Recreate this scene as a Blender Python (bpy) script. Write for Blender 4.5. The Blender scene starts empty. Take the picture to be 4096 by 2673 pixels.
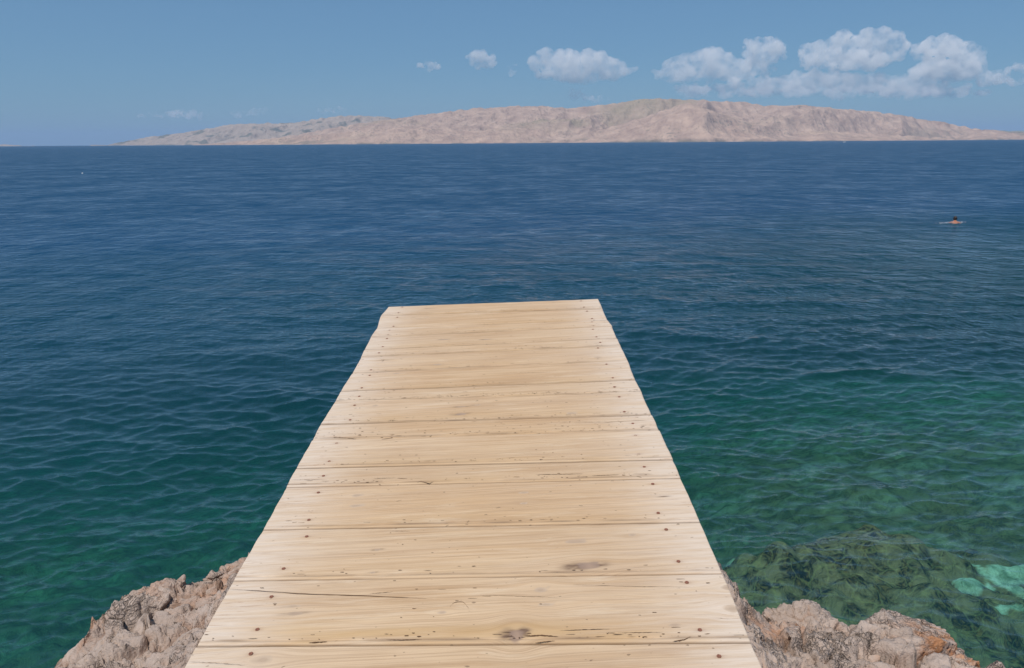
import bpy, bmesh, math, random
import numpy as np
from mathutils import Vector
S = bpy.context.scene
COL = S.collection
# ------------------------------------------------------------------ camera
PITCH = math.atan(445.1/1750); ROLL = math.atan(.00668); HC = 3.9
FPX = 1750/2380*4096; PCX, PCY = 2048, 1336.5
FW = np.array([0, math.cos(PITCH), -math.sin(PITCH)]); R0 = np.array([1., 0, 0]); U0 = np.cross(R0, FW)
RT = math.cos(ROLL)*R0 - math.sin(ROLL)*U0; UPV = math.cos(ROLL)*U0 + math.sin(ROLL)*R0
CAM = np.array([0, 0, HC])
from mathutils import Matrix
cd = bpy.data.cameras.new("camera"); cam = bpy.data.objects.new("camera", cd); COL.objects.link(cam)
cam.matrix_world = Matrix(((RT[0], UPV[0], -FW[0], 0), (RT[1], UPV[1], -FW[1], 0), (RT[2], UPV[2], -FW[2], HC), (0, 0, 0, 1)))
cd.sensor_width = 36; cd.lens = 36*1750/2380; cd.clip_start = .05; cd.clip_end = 200000
S.camera = cam
# ------------------------------------------------------------------ light
SUN_EL = math.radians(63); SUN_DIR = (-.52, -.76)          # towards the sun, seen from above
sl = bpy.data.lights.new("sun", 'SUN'); sl.energy = 3.6; sl.angle = math.radians(.53); sl.color = (1, .93, .84)
so = bpy.data.objects.new("sun", sl); COL.objects.link(so)
_l = math.hypot(*SUN_DIR); sd = Vector((SUN_DIR[0]/_l*math.cos(SUN_EL), SUN_DIR[1]/_l*math.cos(SUN_EL), math.sin(SUN_EL)))
so.rotation_euler = sd.to_track_quat('Z', 'Y').to_euler()
W = bpy.data.worlds.new("World"); S.world = W; W.use_nodes = True
wn = W.node_tree; bg = wn.nodes['Background']
sk = wn.nodes.new('ShaderNodeTexSky'); sk.sky_type = 'NISHITA'; sk.sun_disc = False
sk.sun_elevation = SUN_EL; sk.sun_rotation = math.atan2(SUN_DIR[0], SUN_DIR[1])
sk.altitude = 0; sk.air_density = 1.0; sk.dust_density = .35; sk.ozone_density = 2.2
tint = wn.nodes.new('ShaderNodeMix'); tint.data_type = 'RGBA'; tint.blend_type = 'MULTIPLY'; tint.inputs[0].default_value = 1
tint.inputs[7].default_value = (.535, .755, .90, 1)
wn.links.new(sk.outputs[0], tint.inputs[6]); flat = wn.nodes.new('ShaderNodeMix'); flat.data_type = 'RGBA'; flat.inputs[0].default_value = .5; flat.inputs[7].default_value = (1.85, 3.62, 6.0, 1)
wn.links.new(tint.outputs[2], flat.inputs[6]); wn.links.new(flat.outputs[2], bg.inputs[0]); bg.inputs[1].default_value = .085
S.view_settings.view_transform = 'Standard'; S.view_settings.look = 'None'; S.view_settings.exposure = 0; S.view_settings.gamma = 1
S.cycles.max_bounces = 8; S.cycles.transparent_max_bounces = 12; S.cycles.volume_bounces = 6
S.cycles.use_denoising = True; S.cycles.denoising_prefilter = 'ACCURATE'; S.cycles.caustics_refractive = False; S.cycles.caustics_reflective = False
S.cycles.sample_clamp_direct = 4; S.cycles.volume_step_rate = .45

# ------------------------------------------------------------------ helpers
def ray(px, py):
    return (px-PCX)/FPX*RT - (py-PCY)/FPX*UPV + FW
def at_z(px, py, z):
    d = ray(px, py); return CAM + d*(HC-z)/-d[2]
def at_y(px, py, y):
    d = ray(px, py); return CAM + d*y/d[1]
def tag(o, label=None, cat=None, group=None, kind=None):
    if label: o['label'] = label
    if cat: o['category'] = cat
    if group: o['group'] = group
    if kind: o['kind'] = kind
    return o
def empty(name, loc):
    o = bpy.data.objects.new(name, None); COL.objects.link(o); o.location = loc; o.empty_display_size = .2; return o
def mesh_np(name, v, f, mats, parent=None, smooth=True, mi=None, attrs=None, loc=None):
    """v (n,3) float, f list or (m,k) int array"""
    me = bpy.data.meshes.new(name)
    v = np.asarray(v, dtype=np.float64)
    if loc is not None: v = v - np.asarray(loc)
    if isinstance(f, np.ndarray):
        m, k = f.shape
        me.vertices.add(len(v)); me.vertices.foreach_set('co', v.astype(np.float32).ravel())
        me.loops.add(m*k); me.loops.foreach_set('vertex_index', f.astype(np.int32).ravel())
        me.polygons.add(m); me.polygons.foreach_set('loop_start', np.arange(0, m*k, k, dtype=np.int32))
        me.update(calc_edges=True)
    else:
        me.from_pydata(v.tolist(), [], f); me.update()
    for mt in (mats if isinstance(mats, (list, tuple)) else [mats]): me.materials.append(mt)
    if mi is not None: me.polygons.foreach_set('material_index', np.asarray(mi, dtype=np.int32))
    me.polygons.foreach_set('use_smooth', np.full(len(me.polygons), smooth))
    for an, (ty, arr) in (attrs or {}).items():
        a = me.attributes.new(an, ty, 'POINT')
        a.data.foreach_set('value' if ty == 'FLOAT' else 'vector', np.asarray(arr, dtype=np.float32).ravel())
    me.validate(); me.update()
    o = bpy.data.objects.new(name, me); COL.objects.link(o)
    if parent is not None: o.parent = parent
    if loc is not None and parent is None: o.location = loc
    return o
def gridf(nr, nc, off=0):
    i = np.arange((nr-1)*(nc-1)); r, c = i//(nc-1), i % (nc-1)
    a = r*nc+c+off
    return np.stack([a, a+1, a+nc+1, a+nc], 1)
# ---- numpy noise
def h3(i, j, k, s=0):
    n = (i*374761393 + j*668265263 + k*2147483647//7 + k*1274126177 + s*974711) & 0xffffffff
    n = ((n ^ (n >> 13))*1274126177) & 0xffffffff
    n = ((n ^ (n >> 16))*2246822519) & 0xffffffff
    return ((n ^ (n >> 15)) & 0xffffff)/float(0xffffff)
def vn(p, s=0):
    p = np.asarray(p, dtype=np.float64); b = np.floor(p).astype(np.int64); f = p-b; f = f*f*f*(f*(f*6-15)+10)
    r = 0
    for dx in (0, 1):
        for dy in (0, 1):
            for dz in (0, 1):
                w = (f[:, 0] if dx else 1-f[:, 0])*(f[:, 1] if dy else 1-f[:, 1])*(f[:, 2] if dz else 1-f[:, 2])
                r = r+w*h3(b[:, 0]+dx, b[:, 1]+dy, b[:, 2]+dz, s)
    return r*2-1
def fbm(p, o=4, s=0, g=.5):
    r = 0; a = 1; q = np.array(p, dtype=np.float64)
    for k in range(o):
        r = r+a*vn(q, s+k*17); q = q*2.03+11.3; a *= g
    return r
def ridged(p, o=4, s=0, g=.5):
    r = 0; a = 1; q = np.array(p, dtype=np.float64)
    for k in range(o):
        r = r+a*(1-np.abs(vn(q, s+k*17))*1.6); q = q*2.07+7.7; a *= g
    return r
def worley(p, s=0):
    p = np.asarray(p, dtype=np.float64); b = np.floor(p).astype(np.int64)
    f1 = np.full(len(p), 9.); f2 = np.full(len(p), 9.); idh = np.zeros(len(p)); cc = np.zeros_like(p)
    for dx in (-1, 0, 1):
        for dy in (-1, 0, 1):
            for dz in (-1, 0, 1):
                i, j, k = b[:, 0]+dx, b[:, 1]+dy, b[:, 2]+dz
                c = np.stack([i+h3(i, j, k, s+1), j+h3(i, j, k, s+2), k+h3(i, j, k, s+3)], 1)
                d = np.sqrt(((c-p)**2).sum(1)); hh = h3(i, j, k, s+4)
                nw = d < f1
                f2 = np.where(nw, f1, np.minimum(f2, d)); f1 = np.where(nw, d, f1)
                idh = np.where(nw, hh, idh); cc = np.where(nw[:, None], c, cc)
    return f1, f2, idh, cc
def crag(p, s=0, tilt=.62):
    """faceted, cracked relief in cell units"""
    f1, f2, i, c = worley(p, s)
    a = i*6.283*7; d = p-c
    e = np.clip((f2-f1)/.085, 0, 1)
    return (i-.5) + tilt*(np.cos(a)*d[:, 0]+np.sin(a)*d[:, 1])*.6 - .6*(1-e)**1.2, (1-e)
def sstep(x, a, b):
    t = np.clip((x-a)/(b-a), 0, 1); return t*t*(3-2*t)
# ---- node helper
class NT:
    def __init__(s, name, vol=False):
        s.m = bpy.data.materials.new(name); s.m.use_nodes = True; s.t = s.m.node_tree; s.t.nodes.clear()
        s.out = s.t.nodes.new('ShaderNodeOutputMaterial')
    def n(s, ty, props=None, **ins):
        nd = s.t.nodes.new('ShaderNode'+ty)
        for k, v in (props or {}).items(): setattr(nd, k, v)
        for k, v in ins.items():
            key = int(k[1:]) if k[0] == 'i' and k[1:].isdigit() else k.replace('_', ' ')
            s.put(nd.inputs[key], v)
        return nd
    def put(s, sock, v):
        if isinstance(v, bpy.types.NodeSocket): s.t.links.new(v, sock)
        elif isinstance(v, bpy.types.Node): s.t.links.new(v.outputs[0], sock)
        elif isinstance(v, (tuple, list)) and len(v) == 3 and sock.type == 'RGBA': sock.default_value = (*v, 1)
        else: sock.default_value = v
    def math(s, op, a, b=0., c=0., clamp=False):
        nd = s.t.nodes.new('ShaderNodeMath'); nd.operation = op; nd.use_clamp = clamp
        s.put(nd.inputs[0], a); s.put(nd.inputs[1], b); s.put(nd.inputs[2], c); return nd.outputs[0]
    def mix(s, f, a, b, bt='MIX'):
        nd = s.t.nodes.new('ShaderNodeMix'); nd.data_type = 'RGBA'; nd.blend_type = bt; nd.clamp_factor = True
        s.put(nd.inputs[0], f); s.put(nd.inputs[6], a); s.put(nd.inputs[7], b); return nd.outputs[2]
    def ramp(s, f, stops):
        nd = s.t.nodes.new('ShaderNodeValToRGB'); s.put(nd.inputs[0], f); e = nd.color_ramp.elements
        while len(e) < len(stops): e.new(.5)
        for k, (p, c) in enumerate(stops):
            e[k].position = p; e[k].color = (*c, 1) if isinstance(c, tuple) else (c, c, c, 1)
        return nd.outputs[0]
    def noise(s, vec, scale, det=3., rough=.5, dist=0.):
        nd = s.n('TexNoise'); nd.inputs['Scale'].default_value = scale; nd.inputs['Detail'].default_value = det
        nd.inputs['Roughness'].default_value = rough; nd.inputs['Distortion'].default_value = dist
        if vec is not None: s.put(nd.inputs['Vector'], vec)
        return nd.outputs[0]
    def mapv(s, vec, scale=(1, 1, 1), loc=(0, 0, 0), rot=(0, 0, 0)):
        nd = s.n('Mapping'); s.put(nd.inputs[0], vec); nd.inputs[1].default_value = loc; nd.inputs[2].default_value = rot; nd.inputs[3].default_value = scale
        return nd.outputs[0]
    def attr(s, name, out=2):
        nd = s.n('Attribute'); nd.attribute_name = name; return nd.outputs[out]
    def obj(s): return s.n('TexCoord').outputs['Object']
    def bump(s, h, strength=1., dist=1., normal=None):
        nd = s.n('Bump'); nd.inputs['Strength'].default_value = strength; nd.inputs['Distance'].default_value = dist
        s.put(nd.inputs['Height'], h)
        if normal is not None: s.put(nd.inputs['Normal'], normal)
        return nd.outputs[0]
    def bsdf(s, col, rough=.7, normal=None, spec=.4, **kw):
        nd = s.n('BsdfPrincipled'); s.put(nd.inputs['Base Color'], col); s.put(nd.inputs['Roughness'], rough)
        nd.inputs['Specular IOR Level'].default_value = spec
        if normal is not None: s.put(nd.inputs['Normal'], normal)
        for k, v in kw.items(): s.put(nd.inputs[k.replace('_', ' ')], v)
        s.t.links.new(nd.outputs[0], s.out.inputs[0]); return nd
def simple(name, col, rough=.6, spec=.4, var=.12, sc=30):
    t = NT(name); n = t.noise(t.obj(), sc, 4)
    c = t.mix(n, tuple(x*(1-var) for x in col), tuple(min(1, x*(1+var)) for x in col)); t.bsdf(c, rough, spec=spec); return t.m

# ------------------------------------------------------------------ the bay: depth of the sea bed
SANDP = [(3930, 2345, .36, .13, -1.6), (4060, 2335, .40, .30, -1.6), (3935, 2482, .24, .09, -1.6), (2965, 2280, .14, .16, -2.3), (3860, 2385, .13, .09, -1.6), (4096, 2420, .25, .12, -1.6)]
def bed_z(x, y):
    r = np.sqrt(x*x+y*y); p = np.stack([x, y, 0*x], 1)
    yy = (y-2.)*.88+2. - .60*np.clip(x, -1, 16) + .22*np.clip(-x-1.5, 0, 14)
    d = np.interp(yy, [-5, 0, 2.5, 4.5, 6.5, 9, 12, 16, 24, 40, 80, 120], [1.4, 1.6, 2.0, 2.3, 2.8, 3.5, 4.4, 5.7, 8.5, 14, 26, 34])
    lump = np.clip(1-r/60, 0, 1)
    z = -d + .35*fbm(p*.45, 3, 3)*lump + .22*fbm(p*1.3, 3, 9)*lump*sstep(30-r, 0, 12)
    # reef of weedy boulders to the right of the pier
    reef = np.exp(-(((x-4.1-.2*(y-7.9))/2.35)**2+((y-7.8)/2.2)**2)**1.5)
    reef2 = np.exp(-(((x-2.0)/1.3)**2+((y-5.2)/1.2)**2))
    z = np.maximum(z, -2.9+1.75*reef+.28*fbm(p*2.2, 3, 21)*reef) if False else z + np.maximum(-1.15-z, 0)*np.clip(reef*1.05+reef2*.5, 0, 1)
    for (px, py, rx, ry, zz) in SANDP:
        c = at_z(px, py, zz); m = np.exp(-(((x-c[0])/(rx*2.2))**2+((y-c[1])/(ry*3.2))**2)**2); z = z*(1-m)+zz*m
    z = z + reef*sstep(-z, .2, 1.0)*.11*(worley(np.stack([x*3.1, y*3.1, 0*x], 1), 8)[0]-.5)*-1.6
    f1, f2, i, c = worley(np.stack([x*1.6, y*1.6, 0*x], 1), 5)
    near = sstep(16-r, 0, 6)
    z = z + near*(.26*(1-np.clip(f1*1.3, 0, 1)**2)*(.4+.9*i)*np.clip(.35+reef+reef2, 0, 1))
    return np.minimum(z, -.35)
# ------------------------------------------------------------------ materials of the setting
def water_material():
    t = NT('sea_water'); depth = t.attr('depth'); far = t.attr('far'); obj = t.obj()
    # ripples too small for the mesh
    wind = t.noise(t.mapv(obj, (.012, .03, .03)), 1, 2)
    wamp = t.math('MULTIPLY_ADD', wind, 1.5, .2)
    n1 = t.noise(t.mapv(obj, (.8, 1.9, 1), rot=(0, 0, .12)), 1.0, 4, .6)
    n3 = t.noise(t.mapv(obj, (.95, .5, 1), rot=(0, 0, .1)), 1, 3, .6)
    n4 = t.noise(t.mapv(obj, (.13, .14, 1), rot=(0, 0, -.1)), 1, 3, .6)
    # cat's paws: patches of steeper ripples that the wind raises
    n6 = t.ramp(t.noise(t.mapv(obj, (.62, 1.0, 1), rot=(0, 0, .06)), 1, 4, .7), [(.40, 0.), (.62, 1.)])
    n7 = t.ramp(t.noise(t.mapv(obj, (.13, .13, 1), rot=(0, 0, -.05)), 1, 4, .72), [(.40, 0.), (.62, 1.)])
    n5 = t.noise(t.mapv(obj, (2.6, 5.5, 1), rot=(0, 0, .05)), 1, 3, .6)
    n2 = t.noise(t.mapv(obj, (6, 13, 1), rot=(0, 0, -.2)), 1.0, 3, .55)
    h = t.math('ADD', t.math('MULTIPLY', t.math('MULTIPLY', n1, .34), far), t.math('ADD', t.math('MULTIPLY', n2, .008), t.math('MULTIPLY', far, t.math('ADD', t.math('MULTIPLY', n5, .10), t.math('ADD', t.math('MULTIPLY', n3, .75), t.math('MULTIPLY', n4, .9))))))
    h = t.math('MULTIPLY', h, wamp)
    nrm = t.bump(h, 1, 1)
    cosv = t.n('VectorMath', {'operation': 'DOT_PRODUCT'}); geo = t.n('NewGeometry')
    t.put(cosv.inputs[0], geo.outputs['Incoming']); cosv.inputs[1].default_value = (0, 0, 1)
    c = t.math('ABSOLUTE', cosv.outputs['Value'])
    s2 = t.math('DIVIDE', t.math('SUBTRACT', 1., t.math('MULTIPLY', c, c)), 1.77)
    cr = t.math('SQRT', t.math('SUBTRACT', 1., s2))
    L = t.math('DIVIDE', depth, cr)
    K = (.30, .115, .15); B = (.0040, .050, .118); BN = (.0040, .046, .046)
    dn = t.math('MULTIPLY', t.math('SUBTRACT', depth, 2.5), 1/8.5, clamp=True)
    T = []; 
    for k in K: T.append(t.math('EXPONENT', t.math('MULTIPLY', L, -k)))
    comb = t.n('CombineColor'); [t.put(comb.inputs[i], T[i]) for i in range(3)]
    body = t.n('CombineColor')
    for i in range(3):
        q = t.math('SUBTRACT', 1., t.math('MULTIPLY', T[i], T[i])); t.put(body.inputs[i], t.math('MULTIPLY', q, t.math('MULTIPLY_ADD', dn, B[i]-BN[i], BN[i])))
    tr = t.n('BsdfTransparent', Color=comb.outputs[0])
    df = t.n('BsdfDiffuse', Color=body.outputs[0]); df.inputs['Normal'].default_value = (0, 0, 1)
    up = t.n('Normal'); up.outputs[0].default_value = (0, 0, 1); t.put(df.inputs['Normal'], up.outputs[0])
    add = t.n('AddShader', i0=tr.outputs[0], i1=df.outputs[0])
    rough = t.math('MULTIPLY_ADD', far, .24, .03)
    gl = t.n('BsdfGlossy', Color=(1, 1, 1), Roughness=rough, Normal=nrm)
    # Schlick's reflectance, softened by the slopes of waves too small to resolve
    cd_ = t.n('VectorMath', {'operation': 'DOT_PRODUCT'}); t.put(cd_.inputs[0], geo.outputs['Incoming']); t.put(cd_.inputs[1], nrm)
    cb = t.math('MAXIMUM', cd_.outputs['Value'], 0.); sg = t.math('MULTIPLY_ADD', far, t.math('MULTIPLY_ADD', t.math('ADD', t.math('MULTIPLY', n6, .5), t.math('MULTIPLY', n7, .5)), .27, .06), .04)
    ce = t.math('SQRT', t.math('MULTIPLY_ADD', sg, sg, t.math('MULTIPLY', cb, cb)), clamp=True)
    fres = t.math('MULTIPLY_ADD', t.math('POWER', t.math('SUBTRACT', 1., ce), 5.), .98, .02)
    mx = t.n('MixShader', i0=fres, i1=add.outputs[0], i2=gl.outputs[0])
    t.t.links.new(mx.outputs[0], t.out.inputs[0]); return t.m
def bed_material():
    t = NT('sea_bed_stones'); obj = t.obj()
    w = t.n('TexNoise'); w.inputs['Scale'].default_value = 2.2; w.inputs['Detail'].default_value = 3; t.put(w.inputs['Vector'], obj)
    wv = t.n('VectorMath', {'operation': 'MULTIPLY_ADD'}); t.put(wv.inputs[0], w.outputs[1]); wv.inputs[1].default_value = (.55, .35, .3); t.put(wv.inputs[2], obj)
    q = wv.outputs[0]
    vo = t.n('TexVoronoi', {'feature': 'SMOOTH_F1'}, Scale=3.1, Vector=q); vo.inputs['Smoothness'].default_value = .4
    n = t.noise(q, 3.5, 5, .65); n2 = t.noise(q, 11, 4, .6, 1.5)
    weed = t.mix(t.ramp(n2, [(.44, 0.), (.66, 1.)]), (.010, .010, .008), (.15, .105, .038))
    stone = t.mix(n2, (.09, .085, .045), (.26, .22, .12))
    c = t.mix(t.ramp(t.math('ADD', n, t.math('MULTIPLY', vo.outputs[0], .25)), [(.56, 0.), (.68, 1.)]), weed, stone)
    caustic_net = t.n('TexVoronoi', {'feature': 'DISTANCE_TO_EDGE'}, Scale=4.3, Vector=q)
    c = t.mix(t.math('MULTIPLY', t.ramp(caustic_net.outputs[0], [(0., 1.), (.07, 0.)]), .3), c, (.34, .34, .14))  # pale net of caustic light painted into the bed colour
    calm = t.mix(t.ramp(n, [(.38, 0.), (.68, 1.)]), (.055, .075, .045), (.125, .135, .085))
    c = t.mix(t.attr('reef'), calm, c)
    c = t.mix(t.attr('sand'), c, t.mix(t.ramp(n, [(.35, 0.), (.6, 1.)]), (.10, .17, .11), (.46, .62, .50)))
    t.bsdf(c, .9, t.bump(n2, .6, .08), .1); return t.m
def land_material(name, green, seed, rock=(.33, .232, .19), rock2=(.57, .42, .33), shrub=(.10, .12, .10)):
    t = NT(name); obj = t.obj()
    big = t.noise(t.mapv(obj, (.0016, .0016, .003), (seed, 0, 0)), 1, 4, .6)
    mid = t.noise(t.mapv(obj, (.012, .012, .012), (0, seed, 0)), 1, 5, .65)
    fine = t.noise(t.mapv(obj, (.05, .05, .05), (0, seed, 0)), 1, 4, .7)
    c = t.mix(t.ramp(mid, [(.3, 0.), (.7, 1.)]), rock, rock2)
    g = t.math('MULTIPLY', t.ramp(big, [(.46, 0.), (.62, 1.)]), t.attr('grass'))
    c = t.mix(t.math('MULTIPLY', g, green), c, (.33, .275, .185))
    sp = t.math('MULTIPLY', t.ramp(fine, [(.56, 0.), (.62, 1.)]), t.ramp(t.noise(t.mapv(obj, (.004, .004, .004)), 1, 3), [(.46, 0.), (.6, 1.)]))
    c = t.mix(t.math('MAXIMUM', t.math('MULTIPLY', sp, .65), t.attr('wood_dark')), c, shrub)  # mask holds woods, shore band and painted gully shade
    t.bsdf(c, .95, t.bump(t.math('ADD', t.math('MULTIPLY', mid, 24.), t.math('MULTIPLY', fine, 6.)), 1, 1), .1); return t.m
def rock_material(name, orange=.5, off=0., pale=1.):
    t = NT(name); obj = t.mapv(t.obj(), (1, 1, 1), (off, off, 0))
    n = t.noise(obj, 6, 5, .6); f = t.noise(obj, 45, 5, .65); g = t.noise(obj, 2.3, 4, .6, .5)
    c = t.mix(t.ramp(n, [(.3, 0.), (.7, 1.)]), tuple(x*pale for x in (.41, .315, .26)), tuple(x*pale for x in (.60, .48, .405)))
    c = t.mix(t.ramp(f, [(.35, 0.), (.75, 1.)]), c, tuple(x*pale for x in (.50, .45, .40)), 'MIX') if False else t.mix(.35, c, t.mix(f, (.22, .17, .145), (.60, .49, .43)))
    o = t.math('MULTIPLY', t.ramp(g, [(.56-.08*orange, 0.), (.66-.08*orange, 1.)]), t.ramp(t.noise(obj, 13, 4, .6), [(.42, 0.), (.6, 1.)]))
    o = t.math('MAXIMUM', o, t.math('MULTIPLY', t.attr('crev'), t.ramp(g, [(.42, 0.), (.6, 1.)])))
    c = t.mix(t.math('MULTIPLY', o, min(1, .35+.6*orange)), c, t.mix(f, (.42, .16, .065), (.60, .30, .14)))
    c = t.mix(t.math('MULTIPLY', t.ramp(t.attr('crev'), [(.45, 0.), (.95, 1.)]), .6), c, (.085, .055, .038))  # crevices painted darker, standing in for the shade of deeper cracks
    sp = t.ramp(t.noise(obj, 90, 2), [(.68, 0.), (.74, 1.)])
    c = t.mix(t.math('MULTIPLY', sp, .5), c, (.62, .58, .52))
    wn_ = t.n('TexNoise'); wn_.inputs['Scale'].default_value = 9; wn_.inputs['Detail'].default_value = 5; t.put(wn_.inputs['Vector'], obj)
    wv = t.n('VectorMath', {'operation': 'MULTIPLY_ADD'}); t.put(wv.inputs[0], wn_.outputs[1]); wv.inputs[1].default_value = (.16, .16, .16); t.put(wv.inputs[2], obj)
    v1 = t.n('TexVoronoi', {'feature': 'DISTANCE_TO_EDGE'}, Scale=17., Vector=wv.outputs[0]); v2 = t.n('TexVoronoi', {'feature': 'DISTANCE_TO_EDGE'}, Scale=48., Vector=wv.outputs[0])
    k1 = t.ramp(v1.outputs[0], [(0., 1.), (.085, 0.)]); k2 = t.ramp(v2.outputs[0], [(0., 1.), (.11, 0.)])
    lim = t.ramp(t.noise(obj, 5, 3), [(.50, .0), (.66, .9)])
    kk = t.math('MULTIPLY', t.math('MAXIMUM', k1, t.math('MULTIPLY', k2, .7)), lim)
    c = t.mix(t.math('MULTIPLY', kk, .28), c, (.075, .05, .036))  # thin cracks get a painted dark tone too
    vt = t.n('TexVoronoi', {'feature': 'F1'}, Scale=17., Vector=wv.outputs[0]); c = t.mix(.16, c, t.mix(vt.outputs['Color'], (.16, .12, .10), (.55, .47, .41)))
    b = t.bump(t.math('SUBTRACT', t.math('ADD', t.math('MULTIPLY', f, .012), t.math('MULTIPLY', t.noise(obj, 130, 3), .004)), t.math('MULTIPLY', kk, .010)), 1, 1)
    t.bsdf(c, .92, b, .15); return t.m
def mortar_material():
    t = NT('pebbly_mortar'); obj = t.obj()
    v = t.n('TexVoronoi', {'feature': 'F1'}, Scale=70., Vector=obj); f = t.noise(obj, 35, 5, .7)
    c = t.mix(f, (.36, .30, .235), (.56, .48, .38)); c = t.mix(t.math('MULTIPLY', t.ramp(v.outputs[0], [(.18, 1.), (.34, 0.)]), .22), c, v.outputs['Color'])
    c = t.mix(.55, c, (.42, .36, .28))
    t.bsdf(c, .95, t.bump(t.math('MULTIPLY', t.math('SUBTRACT', f, v.outputs[0]), .006), 1, 1), .1); return t.m
def wood_material(name, warm=.5):
    t = NT(name); gv = t.n('Attribute'); gv.attribute_name = 'grain'; g = gv.outputs['Vector']
    k = t.n('Attribute'); k.attribute_name = 'feat'; sx = t.n('SeparateXYZ', i0=k.outputs['Vector'])      # knot radius, knot dark, bleach
    k2 = t.n('Attribute'); k2.attribute_name = 'feat2'; s2 = t.n('SeparateXYZ', i0=k2.outputs['Vector'])  # honey stain, rust, seam stain with painted gap shade, knot halos
    kr, kd, bl = sx.outputs[0], sx.outputs[1], sx.outputs[2]
    fine = t.noise(t.mapv(g, (2.2, 190, 1)), 1, 4, .62)
    med = t.noise(t.mapv(g, (.9, 42, 1)), 1, 3, .6, .3)
    broad = t.noise(t.mapv(g, (.75, 7.5, 1)), 1, 3, .55)
    blot = t.noise(t.mapv(g, (3.2, 9, 1)), 1, 4, .6)
    base = t.mix(t.ramp(broad, [(.3, 0.), (.7, 1.)]), (.55, .375, .225), (.70, .51, .325))
    pk_ = t.n('TexWhiteNoise', {'noise_dimensions': '1D'}); sg = t.n('SeparateXYZ', i0=g); t.put(pk_.inputs['W'], t.math('ROUND', t.math('MULTIPLY', sg.outputs[2], 10.)))
    base = t.mix(t.math('MULTIPLY', pk_.outputs[0], .46), base, (.60, .375, .19))
    base = t.mix(t.math('MULTIPLY', t.ramp(med, [(.45, 0.), (.66, 1.)]), .42), base, (.46, .265, .12))
    base = t.mix(t.math('MULTIPLY', t.ramp(fine, [(.46, 0.), (.62, 1.)]), .44), base, (.34, .205, .115))
    base = t.mix(t.math('MULTIPLY', t.ramp(blot, [(.45, 0.), (.7, 1.)]), .35), base, (.68, .505, .33))
    tan = t.ramp(t.noise(t.mapv(g, (1.3, 26, 1), (5, 2, 0)), 1, 5, .72, .6), [(.55, 0.), (.68, 1.)])
    base = t.mix(t.math('MULTIPLY', tan, .36), base, (.42, .26, .135))
    pal = t.ramp(t.noise(t.mapv(g, (2.1, 17, 1), (1, 7, 0)), 1, 5, .7, .4), [(.56, 0.), (.70, 1.)])
    base = t.mix(t.math('MULTIPLY', pal, .5), base, (.75, .60, .43))
    # bleached, furry ends with brown scuffs
    b2 = t.math('MULTIPLY', bl, t.ramp(t.noise(t.mapv(g, (5, 60, 1)), 1, 4, .65), [(.30, .35), (.60, 1.)]))
    base = t.mix(t.math('MULTIPLY', b2, .75), base, (.72, .60, .49))
    sc = t.math('MULTIPLY', bl, t.ramp(t.noise(t.mapv(g, (7, 130, 1), (3, 0, 0)), 1, 5, .7), [(.56, 0.), (.66, 1.)]))
    sc = t.math('MULTIPLY', sc, t.ramp(t.noise(t.mapv(g, (3.5, 12, 1), (9, 0, 0)), 1, 2), [(.47, 0.), (.6, 1.)]))
    base = t.mix(t.math('MULTIPLY', sc, .62), base, (.36, .19, .09))
    base = t.mix(t.math('MULTIPLY', s2.outputs[0], .55), base, (.55, .34, .14))
    base = t.mix(t.math('MULTIPLY', s2.outputs[1], .6), base, (.20, .085, .05))
    base = t.mix(t.math('MULTIPLY', s2.outputs[2], .72), base, (.20, .125, .08))
    # knots
    ring = t.math('SINE', t.math('MULTIPLY', kr, 13.))
    kc = t.mix(t.math('MULTIPLY_ADD', ring, .25, .5), (.60, .46, .33), (.42, .30, .21))
    kc = t.mix(kd, kc, t.mix(t.math('MULTIPLY_ADD', ring, .3, .5), (.18, .105, .085), (.36, .235, .18)))
    base = t.mix(t.math('MULTIPLY', t.ramp(kr, [(.35, 1.), (.5, 0.)]), .8), base, kc)
    specks = t.ramp(t.noise(t.mapv(g, (38, 70, 1)), 1, 1), [(.74, 0.), (.78, 1.)])
    base = t.mix(t.math('MULTIPLY', specks, .7), base, (.20, .13, .08))
    hb = t.math('ADD', t.math('MULTIPLY', fine, -.0011), t.math('MULTIPLY', med, -.0012))
    t.bsdf(base, .62, t.bump(hb, 1, 1), .3); return t.m
M_water = water_material(); M_bed = bed_material()
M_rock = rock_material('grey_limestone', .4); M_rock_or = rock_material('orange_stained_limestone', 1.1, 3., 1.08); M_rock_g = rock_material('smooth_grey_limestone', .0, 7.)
M_mortar = mortar_material()
M_wood = [wood_material('weathered_pine')]
def dark_mat():
    t = NT('split_wood'); t.bsdf(t.mix(t.noise(t.obj(), 60, 3), (.07, .035, .018), (.2, .11, .06)), .95, spec=.1); return t.m
M_dark = dark_mat(); M_rust = simple('rusty_nail', (.24, .105, .07), .8, .3, .5, 260)
M_beam = simple('old_timber', (.24, .17, .11), .9, .2, .3, 12)

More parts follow.
